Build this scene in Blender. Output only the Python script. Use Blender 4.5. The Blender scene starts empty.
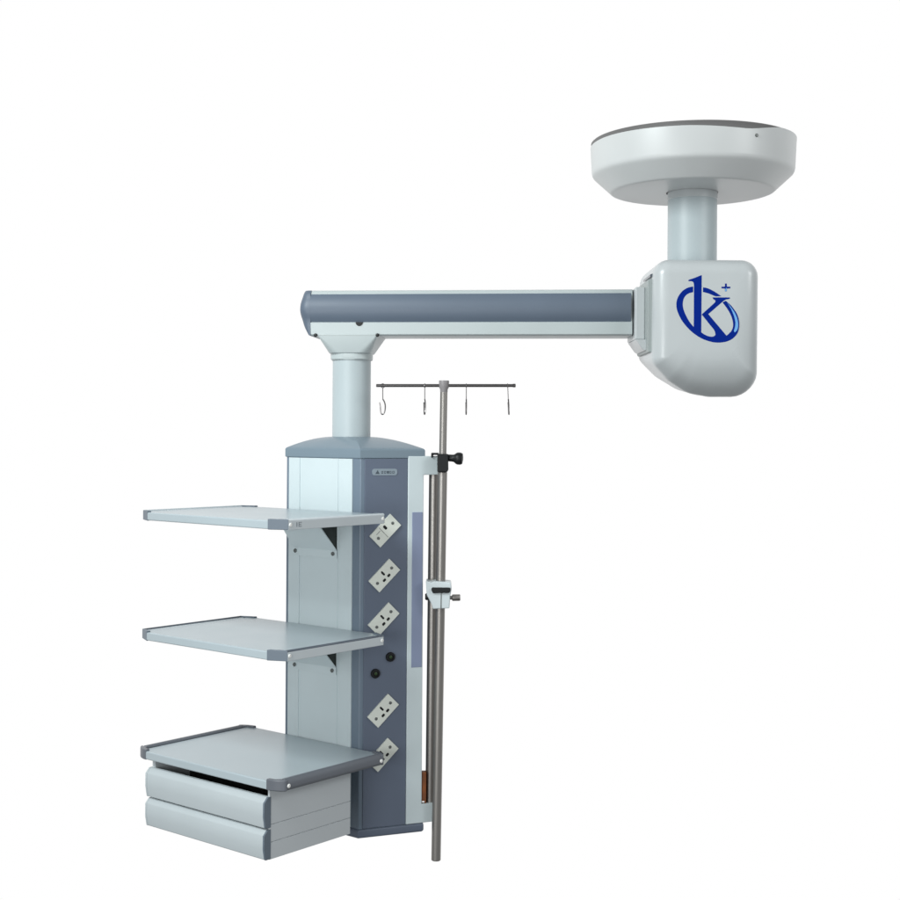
import bpy, bmesh, math, random
from mathutils import Vector, Matrix
from mathutils.geometry import intersect_line_line_2d
SC = bpy.context.scene
COL = SC.collection
R = math.radians
random.seed(4)

# ------------------------------------------------------------------ camera, world, lamps
ZC = 1.60                                                   # camera height over the floor
cam_d = bpy.data.cameras.new('camera')
cam = bpy.data.objects.new('camera', cam_d); COL.objects.link(cam)
cam_d.sensor_width = 36; cam_d.lens = 1361.85 / 900 * 36
cam_d.shift_y = -17.08 / 900
cam_d.clip_start = .05; cam_d.clip_end = 100
cam.matrix_world = Matrix.Translation((0, 0, ZC)) @ Matrix.Rotation(R(90), 4, 'X') @ Matrix.Rotation(.0064, 4, 'Z')
SC.camera = cam
SC.view_settings.view_transform = 'Standard'; SC.view_settings.look = 'None'
SC.view_settings.exposure = 0; SC.view_settings.gamma = 1

# white studio surround: bright behind the pendant, dimmer where the photographer stands
world = bpy.data.worlds.new('World'); SC.world = world; world.use_nodes = True
nt = world.node_tree; nt.nodes.clear()
out = nt.nodes.new('ShaderNodeOutputWorld'); bg = nt.nodes.new('ShaderNodeBackground')
tc = nt.nodes.new('ShaderNodeTexCoord'); sx = nt.nodes.new('ShaderNodeSeparateXYZ')
mr = nt.nodes.new('ShaderNodeMapRange'); mr.interpolation_type = 'SMOOTHSTEP'
mr.inputs['From Min'].default_value = .15; mr.inputs['From Max'].default_value = .62
mr.inputs['To Min'].default_value = 0; mr.inputs['To Max'].default_value = 1
mx = nt.nodes.new('ShaderNodeMix'); mx.data_type = 'RGBA'
mx.inputs[6].default_value = (.36, .375, .38, 1); mx.inputs[7].default_value = (1, 1, 1, 1)
nt.links.new(tc.outputs['Generated'], sx.inputs[0]); nt.links.new(sx.outputs['Y'], mr.inputs['Value'])
mz = nt.nodes.new('ShaderNodeMapRange'); mz.interpolation_type = 'SMOOTHSTEP'      # surround dimmed well below the view, added to darken undersides
mz.inputs['From Min'].default_value = -.72; mz.inputs['From Max'].default_value = -.40
mz.inputs['To Min'].default_value = .3; mz.inputs['To Max'].default_value = 1
nt.links.new(sx.outputs['Z'], mz.inputs['Value']); nt.links.new(mz.outputs[0], bg.inputs[1])
nt.links.new(mr.outputs[0], mx.inputs[0]); nt.links.new(mx.outputs[2], bg.inputs[0])
nt.links.new(bg.outputs[0], out.inputs[0])

def area(name, loc, target, size, watts, colour):
    d = bpy.data.lights.new(name, 'AREA'); d.shape = 'RECTANGLE'; d.size, d.size_y = size
    d.energy = watts; d.color = colour
    o = bpy.data.objects.new(name, d); COL.objects.link(o); o.location = loc
    o.rotation_euler = (Vector(target) - Vector(loc)).to_track_quat('-Z', 'Y').to_euler()
    return o
area('key_lamp', (-1.55, 1.75, ZC + 1.35), (-.35, 3.5, ZC - .25), (1.0, 1.0), 61, (.94, 1.0, 1.0))
area('front_lamp', (-1.3, .7, ZC - .35), (-.35, 3.5, ZC - .65), (1.2, 1.0), 11.5, (.98, 1.0, 1.0)).data.spread = R(110)
area('right_lamp', (2.3, 1.9, ZC + .95), (.6, 3.5, ZC + .5), (.8, .8), 16, (.97, 1.0, 1.0))

# ------------------------------------------------------------------ materials
def lin(c):
    return tuple(((v / 255) / 12.92 if v / 255 <= .04045 else ((v / 255 + .055) / 1.055) ** 2.4) for v in c)
def mat(name, rgb, rough=.4, metal=0, var=.04, scale=9, bump=0, bscale=350, stretch=None, spec=.5, coat=0):
    m = bpy.data.materials.new(name); m.use_nodes = True
    n = m.node_tree; b = n.nodes['Principled BSDF']
    b.inputs['Metallic'].default_value = metal; b.inputs['Specular IOR Level'].default_value = spec
    b.inputs['Coat Weight'].default_value = coat; b.inputs['Coat Roughness'].default_value = .2
    t = n.nodes.new('ShaderNodeTexCoord'); mp = n.nodes.new('ShaderNodeMapping')
    n.links.new(t.outputs['Object'], mp.inputs[0])
    if stretch: mp.inputs['Scale'].default_value = stretch
    nz = n.nodes.new('ShaderNodeTexNoise'); nz.inputs['Scale'].default_value = scale; nz.inputs['Detail'].default_value = 2
    n.links.new(mp.outputs[0], nz.inputs['Vector'])
    r = n.nodes.new('ShaderNodeMapRange'); r.inputs['From Min'].default_value = .1; r.inputs['From Max'].default_value = .9
    r.inputs['To Min'].default_value = 1 - var; r.inputs['To Max'].default_value = 1 + var
    n.links.new(nz.outputs['Fac'], r.inputs[0])
    vm = n.nodes.new('ShaderNodeVectorMath'); vm.operation = 'SCALE'; vm.inputs[0].default_value = rgb
    n.links.new(r.outputs[0], vm.inputs['Scale']); n.links.new(vm.outputs[0], b.inputs['Base Color'])
    r2 = n.nodes.new('ShaderNodeMapRange'); r2.inputs['From Min'].default_value = .1; r2.inputs['From Max'].default_value = .9
    r2.inputs['To Min'].default_value = max(.02, rough - .05); r2.inputs['To Max'].default_value = rough + .05
    n.links.new(nz.outputs['Fac'], r2.inputs[0]); n.links.new(r2.outputs[0], b.inputs['Roughness'])
    if bump:
        n2 = n.nodes.new('ShaderNodeTexNoise'); n2.inputs['Scale'].default_value = bscale; n2.inputs['Detail'].default_value = 2
        n.links.new(mp.outputs[0], n2.inputs['Vector'])
        bp = n.nodes.new('ShaderNodeBump'); bp.inputs['Strength'].default_value = bump; bp.inputs['Distance'].default_value = .001
        n.links.new(n2.outputs['Fac'], bp.inputs['Height']); n.links.new(bp.outputs[0], b.inputs['Normal'])
    return m
M = dict(
    cover=mat('cover_white', (.62, .635, .635), .38),
    shell=mat('shell_white', (.53, .56, .57), .30, coat=.15),
    light=mat('pale_paint', (.58, .655, .675), .38),
    arm=mat('pale_anodised', (.45, .50, .505), .36),
    dark=mat('blue_grey_paint', (.116, .142, .195), .36),
    tube=mat('tube_paint', (.44, .50, .52), .42),
    armdark=mat('arm_blue_grey', (.105, .135, .18), .46),
    cap=mat('cap_blue_grey', (.18, .235, .28), .33, var=0),
    post=mat('post_blue_grey', (.155, .20, .255), .38),
    plate=mat('shelf_paint', (.38, .44, .47), .30, bump=0, var=.03),
    rail=mat('rail_aluminium', (.55, .595, .62), .38),
    raildark=mat('rail_dark_grey', (.115, .125, .145), .38),
    corner=mat('corner_plastic', (.115, .145, .18), .45),
    gasket=mat('gasket_dark', (.10, .115, .14), .2, bump=0),
    black=mat('black_plastic', (.009, .010, .011), .42, spec=.3),
    bracket=mat('bracket_dark', (.018, .024, .022), .6),
    inner_shade=mat('drawer_shade', (.006, .007, .006), .8),  # near-black colour carries the shade inside the cabinet
    drawer=mat('drawer_aluminium', (.445, .49, .51), .40),
    side=mat('cabinet_side', (.50, .53, .55), .42),
    steel=mat('brushed_steel', (.33, .312, .295), .46, metal=1, var=.10, scale=8, stretch=(1, 1, .1)),
    hub=mat('hub_grey', (.25, .235, .24), .42),
    wire=mat('hook_steel', (.22, .21, .21), .35, metal=1),
    bardark=mat('bar_steel', (.17, .16, .16), .35, metal=1),
    cream=mat('socket_cream', (.69, .715, .655), .42),
    screw=mat('screw_grey', (.16, .17, .165), .4, metal=.6),
    bolt=mat('bolt_white', (.78, .78, .76), .3),
    lav=mat('lavender_panel', (.235, .275, .40), .32, coat=.3),
    clampw=mat('clamp_pale', (.60, .66, .68), .35),
    brown=mat('rust_brown', (.20, .055, .008), .6, var=.5, scale=40),
    grey=mat('rim_shade_grey', (.17, .165, .165), .5),
    recess=mat('recess_grey', (.36, .40, .395), .45),
    blue=mat('emblem_blue', (.0, .018, .235), .5, var=.0, bump=0, spec=.08),
    skyblue=mat('emblem_sky', (.16, .42, .80), .4, var=.0, bump=0),
    tag=mat('tag_silver', (.24, .29, .335), .45),
    ink=mat('tag_ink', (.06, .08, .10), .5),
    tagink=mat('faded_ink', (.20, .23, .26), .5),
    jack=mat('jack_green', (.02, .05, .012), .4),
)

# ------------------------------------------------------------------ geometry helpers
def V(x, y, z): return Vector((x, y, z))
def quad_faces(bm, rings, close=True, mi=0):
    n = len(rings[0])
    for a, b in zip(rings, rings[1:]):
        for i in range(n if close else n - 1):
            j = (i + 1) % n
            f = bm.faces.new((a[i], a[j], b[j], b[i])); f.material_index = mi
def prism(bm, pts, ext, mi=0):
    ext = Vector(ext)
    a = [bm.verts.new(p) for p in pts]; b = [bm.verts.new(Vector(p) + ext) for p in pts]
    fs = [bm.faces.new(a), bm.faces.new(list(reversed(b)))]
    n = len(a)
    for i in range(n):
        fs.append(bm.faces.new((a[i], b[i], b[(i + 1) % n], a[(i + 1) % n])))
    for f in fs: f.material_index = mi
    return fs
def loft(bm, rings, caps=(True, True), mi=0):
    rs = [[bm.verts.new(p) for p in r] for r in rings]
    quad_faces(bm, rs, True, mi)
    for k, e in ((0, caps[0]), (-1, caps[1])):
        if e:
            f = bm.faces.new(rs[k]); f.material_index = mi
def circle(c, ax, r, n=24, ref=None):
    ax = Vector(ax).normalized()
    ref = Vector(ref) if ref is not None else (Vector((0, 0, 1)) if abs(ax.z) < .9 else Vector((1, 0, 0)))
    e1 = (ref - ax * ref.dot(ax)).normalized(); e2 = ax.cross(e1)
    return [Vector(c) + e1 * r * math.cos(2 * math.pi * i / n) + e2 * r * math.sin(2 * math.pi * i / n) for i in range(n)]
def tube(bm, p0, p1, r0, r1=None, n=28, mi=0, ch=0):
    p0, p1 = Vector(p0), Vector(p1); ax = p1 - p0; r1 = r0 if r1 is None else r1
    u_ = ax.normalized()
    if ch:
        loft(bm, [circle(p0, ax, r0 - ch, n), circle(p0 + u_ * ch, ax, r0, n), circle(p1 - u_ * ch, ax, r1, n), circle(p1, ax, r1 - ch, n)], mi=mi)
    else:
        loft(bm, [circle(p0, ax, r0, n), circle(p1, ax, r1, n)], mi=mi)
def revolve(bm, c, ax, prof, n=32, mi=0, caps=(True, True)):
    ax = Vector(ax).normalized()
    loft(bm, [circle(Vector(c) + ax * h, ax, r, n) for r, h in prof], caps, mi)
def sweep(bm, pts, r, n=8, mi=0):
    pts = [Vector(p) for p in pts]; rings = []; ref = None
    for i, p in enumerate(pts):
        t = (pts[min(i + 1, len(pts) - 1)] - pts[max(i - 1, 0)]).normalized()
        if ref is None: ref = t.orthogonal()
        ref = (ref - t * ref.dot(t)).normalized()
        rings.append(circle(p, t, r[i] if isinstance(r, list) else r, n, ref))
    loft(bm, rings, mi=mi)

def obj(name, bm, mats, parent=None, bevel=0, seg=3, angle=30, label=None):
    """link a bmesh as one object, its origin at its own centre, parented to its thing or part"""
    bmesh.ops.recalc_face_normals(bm, faces=bm.faces)
    lo = Vector([min(v.co[i] for v in bm.verts) for i in range(3)]); hi = Vector([max(v.co[i] for v in bm.verts) for i in range(3)])
    c = (lo + hi) / 2
    for v in bm.verts: v.co -= c
    me = bpy.data.meshes.new(name); bm.to_mesh(me); bm.free()
    for m in (mats if isinstance(mats, (list, tuple)) else [mats]): me.materials.append(m)
    me.shade_smooth(); me.set_sharp_from_angle(angle=R(angle))
    o = bpy.data.objects.new(name, me); COL.objects.link(o)
    base = Vector((0, 0, 0)); p = parent
    while p is not None: base = base + Vector(p.location); p = p.parent
    o.parent = parent; o.location = c - base
    if bevel:
        b = o.modifiers.new('bevel', 'BEVEL'); b.width = bevel; b.segments = seg; b.limit_method = 'ANGLE'
        b.angle_limit = R(28); b.harden_normals = True
    if label: o['label'] = label
    return o
def thing(name, label, cat, loc):
    o = bpy.data.objects.new(name, None); COL.objects.link(o); o.location = loc
    o.empty_display_size = .1; o['label'] = label; o['category'] = cat
    return o
def copy_tree(o, parent, offset=(0, 0, 0)):
    c = o.copy(); COL.objects.link(c); c.parent = parent; c.location = Vector(o.location) + Vector(offset)
    for ch in [x for x in bpy.data.objects if x.parent == o]: copy_tree(ch, c)
    return c
N = bmesh.new

# frames: shelf frame (a along the front edge, b towards the column), column right face frame (t, n)
TH = .68976
U = Vector((math.cos(TH), -math.sin(TH), 0)); W_ = Vector((math.sin(TH), math.cos(TH), 0))
CS = Vector((-.46767, 3.40263, ZC))
SW, SD = .52896, .36913                                        # shelf width and depth
def S(a, b, z): return CS + U * a + W_ * b + Vector((0, 0, z))
FB = SD / 2 + .004                                             # column front face in b
CC = S(.158, FB, 0)
AR = R(22); RX = Vector((math.cos(AR), math.sin(AR), 0)); RN = Vector((math.sin(AR), -math.cos(AR), 0))
def F(t, n, z): return CC + RX * t + RN * n + Vector((0, 0, z))
def sbox(bm, a0, a1, b0, b1, z0, z1, mi=0): return prism(bm, [S(a0, b0, z0), S(a1, b0, z0), S(a1, b1, z0), S(a0, b1, z0)], (0, 0, z1 - z0), mi)
def fbox(bm, t0, t1, n0, n1, z0, z1, mi=0): return prism(bm, [F(t0, n0, z0), F(t1, n0, z0), F(t1, n1, z0), F(t0, n1, z0)], (0, 0, z1 - z0), mi)

pend = thing('ceiling_pendant', 'grey and white hospital ceiling pendant with three shelves, drawers and a horizontal arm', 'medical pendant', (.62, 3.51, ZC + .752))

# ------------------------------------------------------------------ ceiling cover, drop tube
PX, PY = .620, 3.51
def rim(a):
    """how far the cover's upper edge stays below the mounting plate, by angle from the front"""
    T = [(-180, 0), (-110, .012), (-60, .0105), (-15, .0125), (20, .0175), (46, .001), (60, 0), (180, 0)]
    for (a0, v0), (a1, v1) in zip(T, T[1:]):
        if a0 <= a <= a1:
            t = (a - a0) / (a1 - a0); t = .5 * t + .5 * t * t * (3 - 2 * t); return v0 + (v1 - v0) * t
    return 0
def cover():
    bm = N(); n = 96; rings = []
    prof = [(.066, .640), (.10, .6395), (.198, .6225), (.2045, .6227), (.2085, .6242), (.2115, .6268), (.2500, .6622), (.2540, .6660), (.2565, .6705), (.2578, .677), (.2612, None), (.250, None)]
    for k, (r, z) in enumerate(prof):
        ring = []
        for i in range(n):
            p = 2 * math.pi * i / n; x, y = math.cos(p), math.sin(p)
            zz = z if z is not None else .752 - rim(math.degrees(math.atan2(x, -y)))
            ring.append(V(PX + r * x, PY + r * y, ZC + zz))
        rings.append(ring)
    # bottom face is nearly flat
    for i in range(n):
        rings[0][i].z = ZC + .6225; rings[1][i].z = ZC + .6225; rings[2][i].z = ZC + .6225
    loft(bm, rings, (False, True))
    return obj('ceiling_cover', bm, M['cover'], pend, angle=24)
cov = cover()
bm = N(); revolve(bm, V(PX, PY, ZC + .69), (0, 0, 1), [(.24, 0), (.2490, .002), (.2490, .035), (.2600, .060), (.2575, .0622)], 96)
obj('rim_shade_ring', bm, M['grey'], pend)  # added dark ring; with the cut rim it draws the shading along the edge
bm = N(); d = Vector((.7337 - PX, 3.274 - PY, 0)).normalized()
revolve(bm, V(PX, PY, ZC + .7205) + d * .259, d, [(.0042, 0), (.0042, .0028), (.003, .0038)], 16)
obj('screw', bm, M['screw'], cov)
bm = N(); revolve(bm, V(PX + .001, PY, ZC + .425), (0, 0, 1), [(.0628, 0), (.0628, .197)], 64, caps=(False, False))
obj('drop_tube', bm, M['tube'], pend)
bm = N(); revolve(bm, V(PX + .001, PY, ZC + .6035), (0, 0, 1), [(.0630, 0), (.0638, .001), (.0638, .0210)], 64, caps=(False, False))
obj('tube_shade_band', bm, M['shell'], pend)  # thin ring added where the cover's shadow crosses the tube

# ------------------------------------------------------------------ joint housing with its emblem
HP = [(.503, .435, .040), (.7640, .435, .042), (.7665, .096, .092), (.652, .0935, .10), (.596, .102, .09), (.545, .132, .07), (.501, .176, .035)]
def roundpoly(pts, d, k=7):
    """polygon of (x, z, corner radius), shrunk by d, its corners rounded"""
    P = [Vector((x, z)) for x, z, r in pts]; n = len(P); Q = []
    for i in range(n):
        t1 = (P[i] - P[i - 1]).normalized(); t2 = (P[(i + 1) % n] - P[i]).normalized()
        n1 = Vector((t1.y, -t1.x)); n2 = Vector((t2.y, -t2.x))           # clockwise list: inward
        bis = (n1 + n2); q = P[i] + bis * (d / (1 + n1.dot(n2))); Q.append(q)
    out = []
    for i in range(n):
        t1 = (Q[i] - Q[i - 1]); t2 = (Q[(i + 1) % n] - Q[i]); l1, l2 = t1.length, t2.length; t1.normalize(); t2.normalize()
        ang = math.acos(max(-1, min(1, t1.dot(t2)))); r = max(pts[i][2] - d, .003)
        L = min(r * math.tan(ang / 2), .49 * l1, .49 * l2)
        p0, p1, p2 = Q[i] - t1 * L, Q[i], Q[i] + t2 * L
        rr = L / math.tan(ang / 2); c = p0 + Vector((t1.y, -t1.x)) * rr; a0 = math.atan2((p0 - c).y, (p0 - c).x)
        for j in range(k + 1):
            a = a0 - ang * j / k; out.append(c + Vector((math.cos(a), math.sin(a))) * rr)
    return out
def hring(d, y, f=1):
    o = []; mid = Vector((.635, .285))
    for p in roundpoly(HP, d):
        p = mid + (p - mid) * f
        low = min(1, max(0, (.27 - p.y) / .10)); left = min(1, max(.25, (.74 - p.x) / .16))
        o.append(V(p.x, y + max(0, .205 - p.y) ** 2 * 5.5 * max(0, (3.50 - y) / .14), ZC + p.y + low * left * .024 * (y - 3.36) / .30))
    return o
bm = N(); rb = .036
rings = [hring(rb, 3.36, f) for f in (.1, .3, .45, .6, .7, .8, .9, .96)]
rings += [hring(rb - rb * math.sin(R(90 * i / 8)), 3.36 + rb - rb * math.cos(R(90 * i / 8))) for i in range(9)]
rings += [hring(0, 3.50)] + [hring(rb - rb * math.cos(R(90 * i / 6)), 3.66 - rb + rb * math.sin(R(90 * i / 6))) for i in range(7)]
loft(bm, rings)
hous = obj('joint_housing', bm, M['shell'], pend, angle=60)
def sideprism(name, pts, y0, y1, m, par, bev=.002):
    bm = N(); prism(bm, [V(x, y0, ZC + z) for x, z in pts], (0, y1 - y0, 0)); return obj(name, bm, m, par, bev)
sideprism('side_plate', [(.4915, .386), (.507, .389), (.507, .205), (.4945, .205), (.4915, .214)], 3.400, 3.60, M['recess'], hous, .002)
sideprism('slot', [(.4975, .3990), (.507, .4030), (.507, .3960), (.4975, .3930)], 3.402, 3.52, M['gasket'], hous, 0)  # dark strip in place of the shadow line above the side plate
sideprism('arm_socket', [(.4665, .3725), (.4920, .3725), (.4920, .238), (.4665, .2395)], 3.445, 3.596, M['shell'], hous, .004)
sideprism('lower_lip', [(.466, .2385), (.4985, .2385), (.4985, .214), (.490, .2105), (.4835, .214)], 3.430, 3.58, M['shell'], hous, .002)

PXM = 3.36 / 1361.85 / 9                                       # metres per unit of the emblem's drawing grid
def emblem():
    def P(pts): return [V(.5166 + x * PXM, 3.3601, ZC + .4297 - (y - (x - 450) * .0064) * PXM) for x, y in pts]
    def smooth(pts, closed=False, k=4):
        o = []
        for i in range(len(pts) - 1):
            p0, p1, p2, p3 = pts[max(i - 1, 0)], pts[i], pts[i + 1], pts[min(i + 2, len(pts) - 1)]
            for s in range(k):
                t = s / k
                o.append(tuple(.5 * (2 * p1[j] + (p2[j] - p0[j]) * t + (2 * p0[j] - 5 * p1[j] + 4 * p2[j] - p3[j]) * t * t + (3 * p1[j] - p0[j] - 3 * p2[j] + p3[j]) * t ** 3) for j in (0, 1)))
        return o + [pts[-1]]
    outer = smooth([(296, 235), (250, 244), (203, 272), (166, 318), (147, 370), (147, 425), (165, 482), (200, 547), (250, 608), (310, 662), (378, 704), (440, 727), (490, 738), (545, 739), (600, 730), (650, 707), (688, 668), (707, 622), (711, 562), (699, 500), (670, 447), (632, 400), (590, 364)])
    inner = smooth([(560, 377), (605, 437), (637, 495), (655, 552), (656, 598), (643, 632), (621, 658), (597, 677)])
    leg_in = smooth([(500, 668), (484, 683), (455, 686), (412, 673), (369, 646)])
    left_in = smooth([(304, 600), (270, 560), (236, 503), (211, 443), (203, 393), (211, 346), (230, 316), (258, 296), (296, 286)])
    bm = N()
    th = -.0003
    prism(bm, P(outer + inner + leg_in + left_in), (0, th, 0))
    prism(bm, P(smooth([(384, 242), (430, 252), (490, 282), (550, 322)]) + smooth([(500, 324), (478, 316), (436, 298), (384, 284)])), (0, th, 0))
    prism(bm, P([(372, 133), (371, 655), (303, 603), (303, 225), (301, 205), (294, 193), (281, 187), (255, 187), (251, 181), (256, 174), (290, 163), (330, 148), (355, 137)]), (0, th - .00006, 0))
    prism(bm, P([(470, 333), (626, 333), (628, 343), (612, 349), (590, 352), (570, 364), (432, 484), (380, 492), (372, 488), (484, 386), (497, 372), (495, 360), (478, 349)]), (0, th - .00012, 0))
    prism(bm, P([(376, 489), (432, 482), (600, 680), (560, 712), (488, 705), (499, 668), (496, 645), (484, 622)]), (0, th - .00018, 0))
    prism(bm, P([(582, 208), (598, 208), (599, 235), (630, 236), (630, 252), (599, 253), (598, 279), (582, 279), (581, 253), (550, 252), (550, 236), (581, 235)]), (0, th, 0))
    prism(bm, P(smooth([(602, 378), (640, 425), (676, 480), (697, 535), (702, 590), (692, 628), (672, 648)]) + smooth([(664, 634), (674, 600), (677, 555), (664, 500), (640, 440)])), (0, th - .0001, 0), 1)
    prism(bm, P([(583, 262), (593, 246), (597, 250), (596, 277), (584, 277)]), (0, th - .0001, 0), 1)
    return obj('emblem', bm, [M['blue'], M['skyblue']], hous, label='blue letter k crossed by an oval ring with a small plus sign')
emblem()

# ------------------------------------------------------------------ arm
AE = Vector((.9948, -.1015, 0)); AB = Vector((.1015, .9948, 0))
TX, TY = -.2614, 3.611                                         # hanging tube axis
def A(x, y, z): return V(TX, TY, ZC) + AE * x + AB * y + Vector((0, 0, z))
XR, X1 = -.0985, .735
def section(x, prof): return [A(x, y, z) for y, z in prof]
right = [(.052, .3705), (.059, .3682), (.0655, .3602), (.0650, .2860), (.0690, .2855), (.0672, .2550), (.0660, .2538), (.0625, .2520)]
prof = right + [(-y, z) for y, z in reversed(right)]
bm = N(); loft(bm, [section(XR, prof), section(X1, prof)])
arm = obj('arm', bm, M['arm'], pend, .0012, 2)
for s in (-1, 1):
    ins = [(s * .0630, .3600)] + [(s * (.0655 + .0125 * (1 - ((2 * k / 16 - 1) ** 2))), .3596 - .0728 * k / 16) for k in range(17)] + [(s * .0630, .2864)]
    bm = N(); loft(bm, [section(XR, ins), section(X1 - .004, ins)])
    obj('side_insert', bm, M['armdark'], arm, angle=40, label='long blue grey strip along the side of the arm')
CPL = [(.2516, -.1005), (.2530, -.1028), (.256, -.1050), (.264, -.1100), (.272, -.1145), (.281, -.1185), (.290, -.1215), (.298, -.1240), (.305, -.1260), (.313, -.1274), (.320, -.1280), (.328, -.1276), (.335, -.1268), (.344, -.1250), (.352, -.1225), (.360, -.1198), (.366, -.1180), (.3692, -.1165), (.3702, -.1150)]
rings = []
for z, xl in CPL:
    t = min(1, max(0, (z - .2868) / .0728)); w = max(.0690, .0657 + .0125 * (1 - (2 * t - 1) ** 2)) if z < .362 else .0690 - (z - .362) * 1.2
    xr = max(XR, xl + .002) + .0006; r = min(.022, (xr - xl) * .8); q = []
    for i in range(9): a_ = R(90 * i / 8); q.append((xl + r - r * math.sin(a_), -w + r - r * math.cos(a_)))
    q = [(xr, -w)] + q + [(x, -y) for x, y in reversed(q)] + [(xr, w)]
    rings.append([A(x, y, z) for x, y in q])
bm = N(); loft(bm, rings)
obj('end_cap', bm, M['armdark'], arm, angle=40, label='blue grey curved cap closing the free end of the arm')
bm = N(); prism(bm, [A(.031 + .0098 * math.cos(R(k * 18)), -.0672, .2862 - .0098 * math.sin(R(k * 18))) for k in range(11)], -AB * .0030)
obj('plug', bm, M['black'], arm)
def rrect(cx, hw, hd, z, r, n=6):
    pts = []
    for sx, sy, a0 in ((1, 1, 0), (-1, 1, 90), (-1, -1, 180), (1, -1, 270)):
        for k in range(n + 1):
            a = R(a0 + 90 * k / n); pts.append(A(cx + sx * (hw - r) + r * math.cos(a), sy * (hd - r) + r * math.sin(a), z))
    return pts
bm = N()
loft(bm, [rrect(.000, .081, .0695, .2555, .004), rrect(.000, .079, .0695, .2515, .004), rrect(0, .0560, .0560, .2085, .03), rrect(0, .0548, .0535, .2060, .045), rrect(0, .0545, .0535, .1925, .045), rrect(0, .0525, .0525, .1895, .05)])
neck = obj('arm_bracket', bm, M['arm'], pend, angle=25)
for x in (-.084, .079):
    bm = N(); revolve(bm, A(x, -.0680, .2525), -AB, [(.0048, 0), (.0048, .003), (.003, .004)], 14); obj('screw', bm, M['black'], neck)
bm = N(); prism(bm, [A(x, -.0699, z) for x, z in ((-.077, .2530), (.077, .2530), (.0765, .2514), (-.0765, .2514))], AB * .003); obj('seam', bm, M['recess'], neck)
bm = N(); revolve(bm, V(TX, TY, ZC - .02), (0, 0, 1), [(.0505, 0), (.0505, .2095)], 64, caps=(False, True)); obj('hanging_tube', bm, M['tube'], pend)

# ------------------------------------------------------------------ service column
AM = .0235
hexa = [(-.111, 0), (.158, 0), (.2396, .150), (.185, .207), (-.138, .207), (-.1926, .150)]
def grow(d):
    """hexagon grown by d, in (a, b past the front face)"""
    o = []; n = len(hexa)
    for i in range(n):
        p, q, s = Vector(hexa[i - 1]), Vector(hexa[i]), Vector(hexa[(i + 1) % n])
        def off(a, b):
            t = (b - a).normalized(); nn = Vector((t.y, -t.x)) * d
            return a + nn, b + nn
        a1, b1 = off(p, q); a2, b2 = off(q, s)
        t1, t2 = b1 - a1, b2 - a2
        k = ((a2 - a1).x * t2.y - (a2 - a1).y * t2.x) / (t1.x * t2.y - t1.y * t2.x)
        o.append(a1 + t1 * k)
    return o
def hexring(d, z): return [S(a, FB + b, z) for a, b in grow(d)]
bm = N(); loft(bm, [hexring(0, -1.012), hexring(0, -.055)])
colm = obj('column_body', bm, M['post'], pend, .003, 3)
bm = N(); loft(bm, [hexring(.000, -1.0285), hexring(.004, -1.026), hexring(.0055, -1.022), hexring(.0055, -1.0095), hexring(.0035, -1.0060), hexring(.0, -1.0055)])
obj('base_plinth', bm, M['dark'], pend, .003, 3)
def dome():
    bm = N(); n = 144; poly = grow(.0035); cx, cy = AM + .003, .1034
    angs = sorted(set([2 * math.pi * i / n for i in range(n)] + [math.atan2(b - cy, a - cx) % (2 * math.pi) for a, b in poly]))
    def hit(t):
        d = Vector((math.cos(t), math.sin(t))); best = None
        for i in range(len(poly)):
            p, q = poly[i] - Vector((cx, cy)), poly[(i + 1) % len(poly)] - Vector((cx, cy)); e = q - p
            den = d.x * e.y - d.y * e.x
            if abs(den) < 1e-9: continue
            s = (p.x * e.y - p.y * e.x) / den; k = (p.x * d.y - p.y * d.x) / den
            if s > 0 and -1e-6 <= k <= 1 + 1e-6: best = s if best is None else max(best, s)
        return best
    rh = [hit(t) for t in angs]
    def ring(f, z): return [S(cx + math.cos(t) * (r * (1 - f) + .049 * f), FB + cy + math.sin(t) * (r * (1 - f) + .049 * f), z) for t, r in zip(angs, rh)]
    rings = [ring(.02, -.0662), ring(0, -.0645), ring(0, -.0455), ring(.012, -.0428), ring(.035, -.0408)]
    for i in range(1, 13):
        s = i / 12; rings.append(ring(.035 + .965 * s, -.0408 + .0290 * (1 - (1 - s) ** 1.75)))
    loft(bm, rings)
    return obj('column_cap', bm, M['cap'], pend, angle=22)
dome()
# pale front cladding: two edge boards and a sunken middle board
bm = N()
sbox(bm, -.099, -.0585, FB - .0035, FB + .001, -1.004, -.0675); sbox(bm, .0905, .132, FB - .0035, FB + .001, -1.004, -.0675)
sbox(bm, -.0600, .0915, FB - .0012, FB + .001, -1.004, -.0675)
sbox(bm, -.047, .0815, FB - .0026, FB + .0012, -1.002, -.0695)
obj('front_panel', bm, M['light'], pend, .0006, 2, label='pale front cladding of the column in three vertical boards')
bm = N(); fbox(bm, .0105, .1262, -.001, .0022, -1.0045, -.0665)
face = obj('socket_panel', bm, M['dark'], pend, .0012, 2, label='dark blue grey side panel carrying the power sockets')
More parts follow.
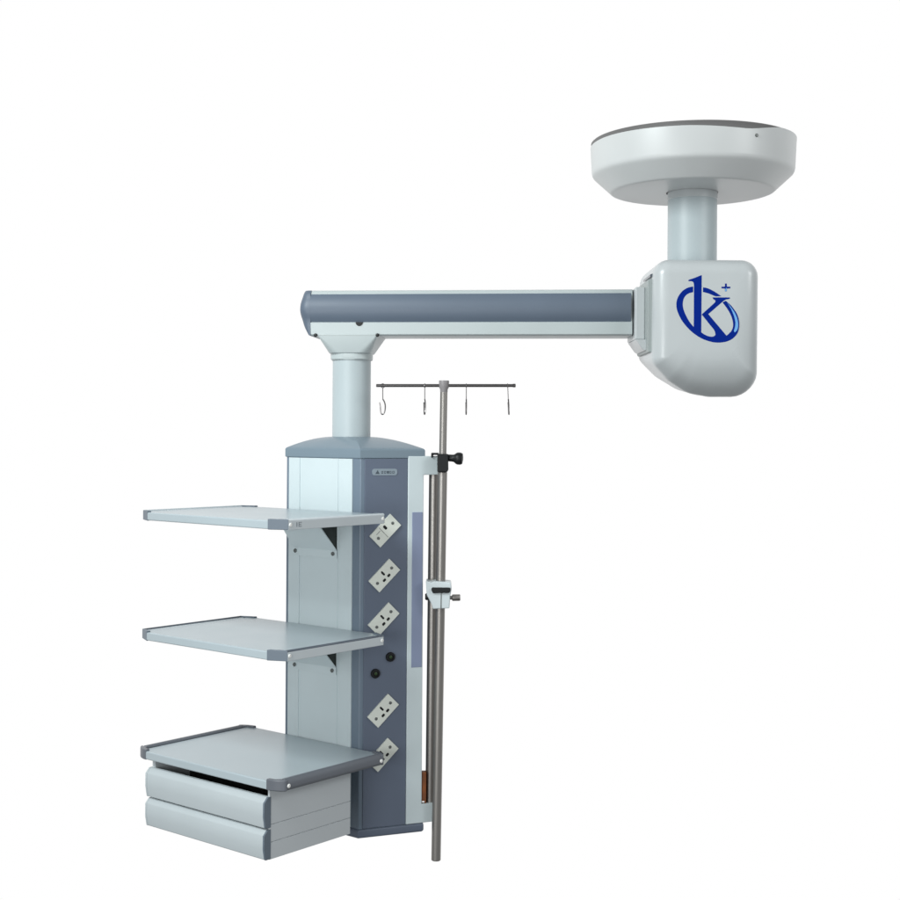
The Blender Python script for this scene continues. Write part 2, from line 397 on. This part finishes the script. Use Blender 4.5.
# silver maker's tag
bm = N()
def frr(t0, t1, z0, z1, r, n, k=5):
    pts = []
    for sx, sz, a0 in ((t1 - r, z1 - r, 0), (t0 + r, z1 - r, 90), (t0 + r, z0 + r, 180), (t1 - r, z0 + r, 270)):
        for i in range(k + 1):
            a = R(a0 + 90 * i / k); pts.append(F(sx + r * math.cos(a), n, sz + r * math.sin(a)))
    return pts
prism(bm, frr(.0300, .0975, -.1090, -.0923, .006, .0022), RN * .0012)
prism(bm, [F(.0385, .0033, -.1055), F(.0500, .0033, -.1055), F(.0442, .0033, -.0955)], RN * .0004, 1)
for k, w in enumerate((.0048, .0052, .006, .0048, .0055)):
    t = .0545 + k * .0074; fbox(bm, t, t + w, .0033, .0037, -.1045, -.0980, 1)
    if k != 2: fbox(bm, t + .0014, t + w - .0014, .0036, .0039, -.1030, -.0994, 0)
obj('nameplate', bm, [M['tag'], M['ink']], face, label='small silver plate with a dark triangle and tiny worn lettering')

# ------------------------------------------------------------------ power sockets (45 degrees) and jacks
E1 = (math.cos(R(45)), math.sin(R(45))); E2 = (math.cos(R(45)), -math.sin(R(45)))
def K(c, p, q, n): return F(c[0] + p * E1[0] + q * E2[0], n, c[1] + p * E1[1] + q * E2[1])
def socket(c, kind):
    bm = N(); h, w = .0392, .0207
    prism(bm, [K(c, -h, -w, .0020), K(c, h, -w, .0020), K(c, h, w, .0020), K(c, -h, w, .0020)], RN * .0050)
    o = None
    def slot(p, q, l, wd, along):
        P = []
        for sp, sq in ((1, 0), (.7, .8), (-.7, .8), (-1, 0), (-.7, -.8), (.7, -.8)):
            x, y = (sp * l, sq * wd) if along else (sq * wd, sp * l)
            P.append(K(c, p + x, q + y, .0069))
        prism(bm, P, RN * .0005, 1)
    if kind == 'full':
        slot(.001, -.0070, .0072, .0033, False); slot(.0084, .0082, .0052, .0040, True); slot(-.0084, .0082, .0052, .0040, True)
    else:
        slot(.0050, -.0066, .0066, .0045, False)
        prism(bm, [K(c, -.0075, -.0185, .0069), K(c, -.0062, -.0185, .0069), K(c, -.0062, .017, .0069), K(c, -.0075, .017, .0069)], RN * .0004, 2)
        prism(bm, [K(c, -.0245, -.0105, .0069), K(c, -.010, -.0105, .0069), K(c, -.010, -.0092, .0069), K(c, -.0245, -.0092, .0069)], RN * .0004, 2)
    o = obj('power_socket', bm, [M['cream'], M['black'], M['screw']], pend, .0009, 2)
    for s in (-1, 1):
        b2 = N(); revolve(b2, K(c, s * .0268, 0, .0069), RN, [(.0040, 0), (.0040, .0009), (.0026, .0015)], 14); obj('screw', b2, M['screw'], o)
    return o
s0 = socket((.0654, -.2498), 'switch'); s0['label'] = 'top power socket with a ruled square and one slot'
s1 = socket((.0635, -.3640), 'full')
for z in (-.4753, -.7081, -.8206): copy_tree(s1, pend, RX * -.0010 + Vector((0, 0, z + .3640)))
for t, z in ((.0819, -.5725), (.0418, -.6125)):
    bm = N(); revolve(bm, F(t, .002, z), RN, [(.0122, 0), (.0122, .004), (.0108, .0065), (.0075, .0070), (.0070, .004)], 28)
    j = obj('earth_jack', bm, M['black'], pend)
    bm = N(); revolve(bm, F(t, .004, z), RN, [(.0042, 0), (.0042, .0038), (.0025, .0046)], 16); obj('pin', bm, M['jack'], j)

# ------------------------------------------------------------------ shelves
def shelf(z, rails, sharp, edge=M['gasket']):
    """a tray shelf: plate, two side rails with gaskets, four corner caps, bolts"""
    cu, cv = .046, .022; hw, hd = SW / 2, SD / 2; zb = z - .0235
    bm = N()
    e = .006
    out = [(-hw + cu, -hd), (hw - cu, -hd), (hw - .022, -hd + .012), (hw - .022, hd - .012), (hw - cu, hd), (-hw + cu, hd), (-hw + .022, hd - .012), (-hw + .022, -hd + .012)]
    prism(bm, [S(a, b, zb) for a, b in out], (0, 0, .0205))
    pl = obj('shelf', bm, M['plate'], pend, .0035, 4)
    for s in (-1, 1):
        bm = N(); x0, x1 = sorted((s * (hw - .019), s * hw))
        if rails == 'pale':
            sbox(bm, x0, x1, -hd + cv, hd - cv, zb - .001, z - .0034); rm, bv = M['rail'], .0012
        else:
            p = [(.021, zb), (.004, zb), (.0, zb + .006), (.0005, z - .007), (.004, z - .001), (.010, z + .003), (.016, z + .003), (.021, z - .001)]
            loft(bm, [[S(s * (hw - d), b, zz) for d, zz in p] for b in (-hd + cv, hd - cv)]); rm, bv = M['raildark'], .0012
        rl = obj('side_rail', bm, rm, pl, bv, 2)
        if rails == 'pale':
            bm = N(); p = [(.0004, z - .0040), (.0004, z - .0026), (.0042, z + .0004), (.0062, z + .0007), (.0072, z + .0002), (.0072, z - .0040)]
            loft(bm, [[S(s * (hw - d), b, zz) for d, zz in p] for b in (-hd + cv, hd - cv)])
            obj('gasket', bm, edge, pl)
        for b in (-hd + cv + .006, hd - cv - .006):
            bm = N(); revolve(bm, S(s * (hw - .0005), b, z - .0125), U * s, [(.0048, 0), (.0048, .0016), (.0032, .0030)], 16); obj('bolt', bm, M['bolt'], pl)
        for q in (-1, 1):
            bm = N()
            if sharp: c = [(hw - cu, hd + .0006), (hw + .0006, hd - cv), (hw - .020, hd - cv), (hw - .030, hd - .014), (hw - cu, hd - .012)]
            else:
                c = [(hw - cu, hd + .0008), (hw - cu * .7, hd - .0005), (hw - cu * .42, hd - cv * .22), (hw - cu * .18, hd - cv * .52), (hw - .001, hd - cv * .82), (hw + .0006, hd - cv - .002), (hw - .020, hd - cv - .002), (hw - .028, hd - .014), (hw - cu, hd - .012)]
            prism(bm, [S(s * a, q * b, zb - .0008) for a, b in c], (0, 0, .0246 if sharp else .0262))
            obj('corner_cap', bm, M['corner'] if sharp else M['raildark'], pl, .0014 if sharp else .003, 3)
    return pl
Z1, Z2, Z3 = -.19995, -.49995, -.79699
sh1 = shelf(Z1, 'pale', True, M['rail']); sh1['label'] = 'top shelf, nearly level with the eye'
sh2 = shelf(Z2, 'pale', True); sh2['label'] = 'middle shelf with pale side rails'
sh3 = shelf(Z3, 'dark', False); sh3['label'] = 'bottom shelf with dark rounded rails above the drawers'
# small dark marking on the top shelf's rail
bm = N(); hw = SW / 2
for b0, b1, z0, z1 in ((-.138, -.1355, -.218, -.2075), (-.131, -.129, -.218, -.2075), (-.1285, -.121, -.209, -.2075), (-.1285, -.123, -.2135, -.2120), (-.1285, -.121, -.218, -.2165)):
    sbox(bm, hw - .001, hw + .0004, b0, b1, z0, z1)
obj('marking', bm, M['tagink'], sh1)

def bracket(z):
    b0, b1 = .112, FB - .004; a0, a1 = -.078, .0815; zt, zl = z - .0245, z - .104
    bm = N(); t = .002
    prof = [(b0 - .02, zt), (b0, zt - .002), (b1, zl), (b1, zl - .020), (b1 - t, zl - .020), (b1 - t, zl - .0008), (b0 - .0015, zt - .0055), (b0 - .02, zt - .003)]
    loft(bm, [[S(a if a > 0 else a + max(0, b1 - .004 - b) * .28, b, zz) for b, zz in prof] for a in (a0, a1)])
    o = obj('shelf_bracket', bm, M['light'], pend, .0005, 2)
    for s in (a0 + .024, a1 - .0035):
        bm = N(); prism(bm, [S(s - .001, b0 + .001, zt - .0025), S(s - .001, b1 + .0008, zt - .001), S(s - .001, b1 + .0008, zl)], U * .0024); obj('gusset', bm, M['bracket'], o)
    for a in (-.069, .069):
        bm = N(); revolve(bm, S(a, b1 - t, zl - .0085), -W_, [(.0055, 0), (.0055, .003), (.0035, .005)], 6); obj('bolt', bm, M['screw'], o)
    return o
b1_ = bracket(Z1); copy_tree(b1_, pend, (0, 0, Z2 - Z1))

# ------------------------------------------------------------------ drawer cabinet under the bottom shelf
DA0, DA1 = -.2085, .2175
bm = N(); zb, zt = -.9845, Z3 - .0245
for (z0, z1) in ((zb, -.9455), (-.9440, -.9050), (-.9035, zt)):          # ribbed side boards
    for a0, a1 in ((DA0, DA0 + .006), (DA1 - .006, DA1)): sbox(bm, a0, a1, -.172, .0965, z0, z1)
for a0, a1 in ((DA0 + .002, DA0 + .008), (DA1 - .008, DA1 - .002)): sbox(bm, a0, a1, -.170, .095, zb + .002, zt - .002)
sbox(bm, DA0 + .003, DA1 - .003, -.170, .0955, zb + .001, zb + .005); sbox(bm, DA0 + .003, DA1 - .003, .090, .0955, zb + .004, zt)
sbox(bm, DA0 + .009, DA1 - .009, -.060, -.056, zb + .01, zt - .001, 1)  # near-black sheet standing in for the shaded depth of the opening
cab = obj('drawer_cabinet', bm, [M['side'], M['inner_shade']], pend, .0007, 2)
def drawer(zt, zb):
    fr = [(-.168, zt), (-.1765, zt), (-.1785, zt - .0012), (-.1878, zt - .0110), (-.1888, zt - .0130), (-.1890, zt - .0440), (-.1848, zb + .0020), (-.1825, zb), (-.168, zb)]
    bm = N(); loft(bm, [[S(a, b, z) for b, z in fr] for a in (DA0 - .001, DA1 - .004)])
    fr2 = [(b - .0008 if b < -.17 else b, z) for b, z in fr]
    loft(bm, [[S(a, b, z) for b, z in fr2] for a in (DA1 - .004, DA1 + .001)], mi=1)
    loft(bm, [[S(a, b, z) for b, z in fr2] for a in (DA0 - .006, DA0 - .001)])
    sbox(bm, DA0 + .012, DA1 - .012, -.168, -.07, zb + .004, zb + .008, 2); sbox(bm, DA0 + .012, DA1 - .012, -.168, -.1655, zb + .006, zt - .006, 2)
    return obj('drawer', bm, [M['drawer'], M['corner'], M['inner_shade']], cab, .0012, 2)
drawer(-.8395, -.9110); drawer(-.9145, -.9835)

# ------------------------------------------------------------------ side mast bracket: C-shaped plate, lavender strip, rail, clamps
bm = N()
cpts = [(.1272, -.0560), (.2090, -.0560), (.2090, -.1085), (.1700, -.1085), (.1700, -.9560), (.2090, -.9560), (.2090, -1.0048), (.1272, -1.0048)]
cz = [(t, z if z != -.0560 else -.0600) for t, z in cpts]
prism(bm, [F(t, -.014, z) for t, z in cz], RN * .0185)
mast = obj('mast_bracket', bm, M['light'], pend, .002, 3)
bm = N(); fbox(bm, .1385, .1672, .003, .0060, -.6028, -.2042)
obj('lavender_strip', bm, M['lav'], mast, .0008, 2, label='glossy lavender strip let into the upper half of the pale side bracket')
def px(x, y, D):                                              # helper: (image bearings) -> metres at a distance
    return ((x - 450) + (y - 450) * .0064) / 1361.85 * D, D, ZC + (432.92 - y + (x - 450) * .0064) / 1361.85 * D
RP = (-.0468, 3.535)
bm = N(); tube(bm, V(RP[0] + .0060, RP[1], ZC - .1085), V(RP[0] + .0015, RP[1], ZC - .9560), .0128, n=32)
obj('guide_rail', bm, M['steel'], mast)
bm = N()
prism(bm, [V(x, 3.512, ZC + z) for x, z in ((-.0765, -.8755), (-.0575, -.8755), (-.0555, -.8760), (-.0555, -.9555), (-.0595, -.9560), (-.0600, -.9500), (-.0660, -.9505), (-.0665, -.9620), (-.0765, -.9620))], (0, .02, 0))
obj('spacer_block', bm, M['brown'], mast, .001, 2, label='rust brown block between the side bracket and the steel rail')

# pole axis (leans a little)
PD = 3.500
PT = V(-.0162, PD, ZC + .1295); PB = V(-.0290, PD, ZC - 1.0985)
def pole(z):
    k = (ZC + z - PB.z) / (PT.z - PB.z); return PB.lerp(PT, k)
# upper black clamp
bm = N(); c = pole(-.078)
prism(bm, [V(c.x - .0140, PD - .021, ZC - .0540), V(c.x + .0140, PD - .021, ZC - .0540), V(c.x + .0150, PD - .021, ZC - .094), V(c.x + .0120, PD - .021, ZC - .1), V(c.x - .0135, PD - .021, ZC - .1)], (0, .042, 0))
prism(bm, [V(c.x - .0300, PD + .010, ZC - .0515), V(c.x - .0100, PD + .010, ZC - .0515), V(c.x - .0100, PD + .010, ZC - .0575), V(c.x - .0245, PD + .010, ZC - .0570), V(c.x - .0255, PD + .010, ZC - .0640), V(c.x - .0300, PD + .010, ZC - .0640)], (0, .022, 0))
uc = obj('upper_clamp', bm, M['black'], pend, .003, 3)
bm = N(); k0 = V(c.x + .0130, PD - .002, ZC - .0640)
revolve(bm, k0, V(1, -.1, -.06), [(.0090, 0), (.0092, .012), (.0098, .016), (.0145, .022), (.0158, .026), (.0158, .033), (.0135, .038), (.006, .0395)], 24)
obj('knob', bm, M['black'], uc, angle=45)
# lower pale clamp
bm = N(); c = pole(-.415); zt = -.3780
lc = [(c.x - .0375, zt), (c.x - .0230, zt - .004), (c.x - .0150, zt - .0010), (c.x + .0140, zt - .003), (c.x + .0270, zt - .004), (c.x + .0285, zt - .022), (c.x + .0250, zt - .040), (c.x + .0235, zt - .0700), (c.x - .0190, zt - .0720), (c.x - .0220, zt - .0600), (c.x - .0350, zt - .036)]
prism(bm, [V(x, PD - .024, ZC + z) for x, z in lc], (0, .062, 0))
lcl = obj('lower_clamp', bm, M['clampw'], pend, .003, 3)
bm = N()
prism(bm, [V(x, PD - .031, ZC + z) for x, z in ((c.x - .0220, zt - .0165), (c.x + .0250, zt - .0165), (c.x + .0262, zt - .0215), (c.x + .0235, zt - .0300), (c.x - .0190, zt - .0310), (c.x - .0235, zt - .0230))], (0, .012, 0))
obj('clamp_band', bm, M['black'], lcl, .003, 3)
bm = N(); prism(bm, [V(c.x + .0010, PD - .0246, ZC + zt - .031), V(c.x + .0035, PD - .0246, ZC + zt - .031), V(c.x + .0030, PD - .0246, ZC + zt - .070), V(c.x + .0005, PD - .0246, ZC + zt - .070)], (0, .003, 0))
obj('clamp_seam', bm, M['screw'], lcl)
bm = N(); revolve(bm, V(c.x + .0230, PD - .004, ZC + zt - .0450), V(1, 0, .02), [(.0050, 0), (.0050, .006), (.0085, .008), (.0085, .0262), (.007, .0280)], 20); obj('knob', bm, M['steel'], lcl, angle=40)
bm = N(); revolve(bm, V(c.x - .0260, PD + .006, ZC + zt - .0440), V(-1, 0, 0), [(.0085, 0), (.0092, .010), (.0070, .0135)], 20); obj('knob', bm, M['black'], lcl, angle=40)

# ------------------------------------------------------------------ infusion pole (slides out of the clamps)
iv = thing('infusion_pole', 'brushed steel infusion pole with a crossbar and four hooks, held in clamps beside the column', 'IV pole', tuple(PB))
bm = N(); tube(bm, PB, pole(-.100), .0122, n=32, ch=.0015); obj('lower_tube', bm, M['steel'], iv)
bm = N(); tube(bm, pole(-.104), pole(.112), .0094, n=28); obj('upper_tube', bm, M['steel'], iv)
h = pole(.1215)
bm = N(); revolve(bm, pole(.1035), PT - PB, [(.0090, 0), (.0098, .002), (.0100, .008), (.0128, .0135), (.0132, .029), (.0126, .0310)], 28); obj('hub', bm, M['hub'], iv, angle=40)
BL = V(-.1905, PD, ZC + .1205); BR = V(.1680, PD, ZC + .1228)
bm = N(); tube(bm, BL, BR, .0040, n=16, ch=.001)
tube(bm, BR - (BR - BL).normalized() * .008, BR, .0047, n=16, ch=.001)
obj('crossbar', bm, M['bardark'], iv)
def hook(p, rot, sway):
    bm = N(); c, s = math.cos(R(rot)), math.sin(R(rot))
    def Q(x, z): return p + Vector((x * c + sway * (-z), x * s, z))
    ring = [Q(.0050 * math.sin(t), .0052 * math.cos(t) - .0005) for t in [2 * math.pi * i / 16 for i in range(17)]]
    sweep(bm, ring, .0010, 8)
    sweep(bm, [Q(0, -.0056), Q(0, -.020), Q(.0004, -.036)], .0012, 8)
    pts = [Q(.0004, -.035)] + [Q(x, z) for x, z in ((.0045, -.042), (.0068, -.052), (.0060, -.064), (.0025, -.0725), (-.0020, -.0735), (-.0050, -.067), (-.0058, -.056), (-.0072, -.046), (-.0080, -.0435))]
    sm = []
    for i in range(len(pts) - 1):
        p0, p1, p2, p3 = pts[max(i - 1, 0)], pts[i], pts[i + 1], pts[min(i + 2, len(pts) - 1)]
        for k in range(4):
            t = k / 4; sm.append(.5 * (2 * p1 + (p2 - p0) * t + (2 * p0 - 5 * p1 + 4 * p2 - p3) * t * t + (3 * p1 - p0 - 3 * p2 + p3) * t ** 3))
    sweep(bm, sm + [pts[-1]], .0017, 8)
    obj('hook', bm, M['wire'], iv)
for x, rot, sw in ((-.1735, 10, 0), (-.0655, 76, 0), (.0412, 84, 0), (.1475, 82, .05)):
    k = (x - BL.x) / (BR.x - BL.x); p = BL.lerp(BR, k); hook(p, rot, sw)
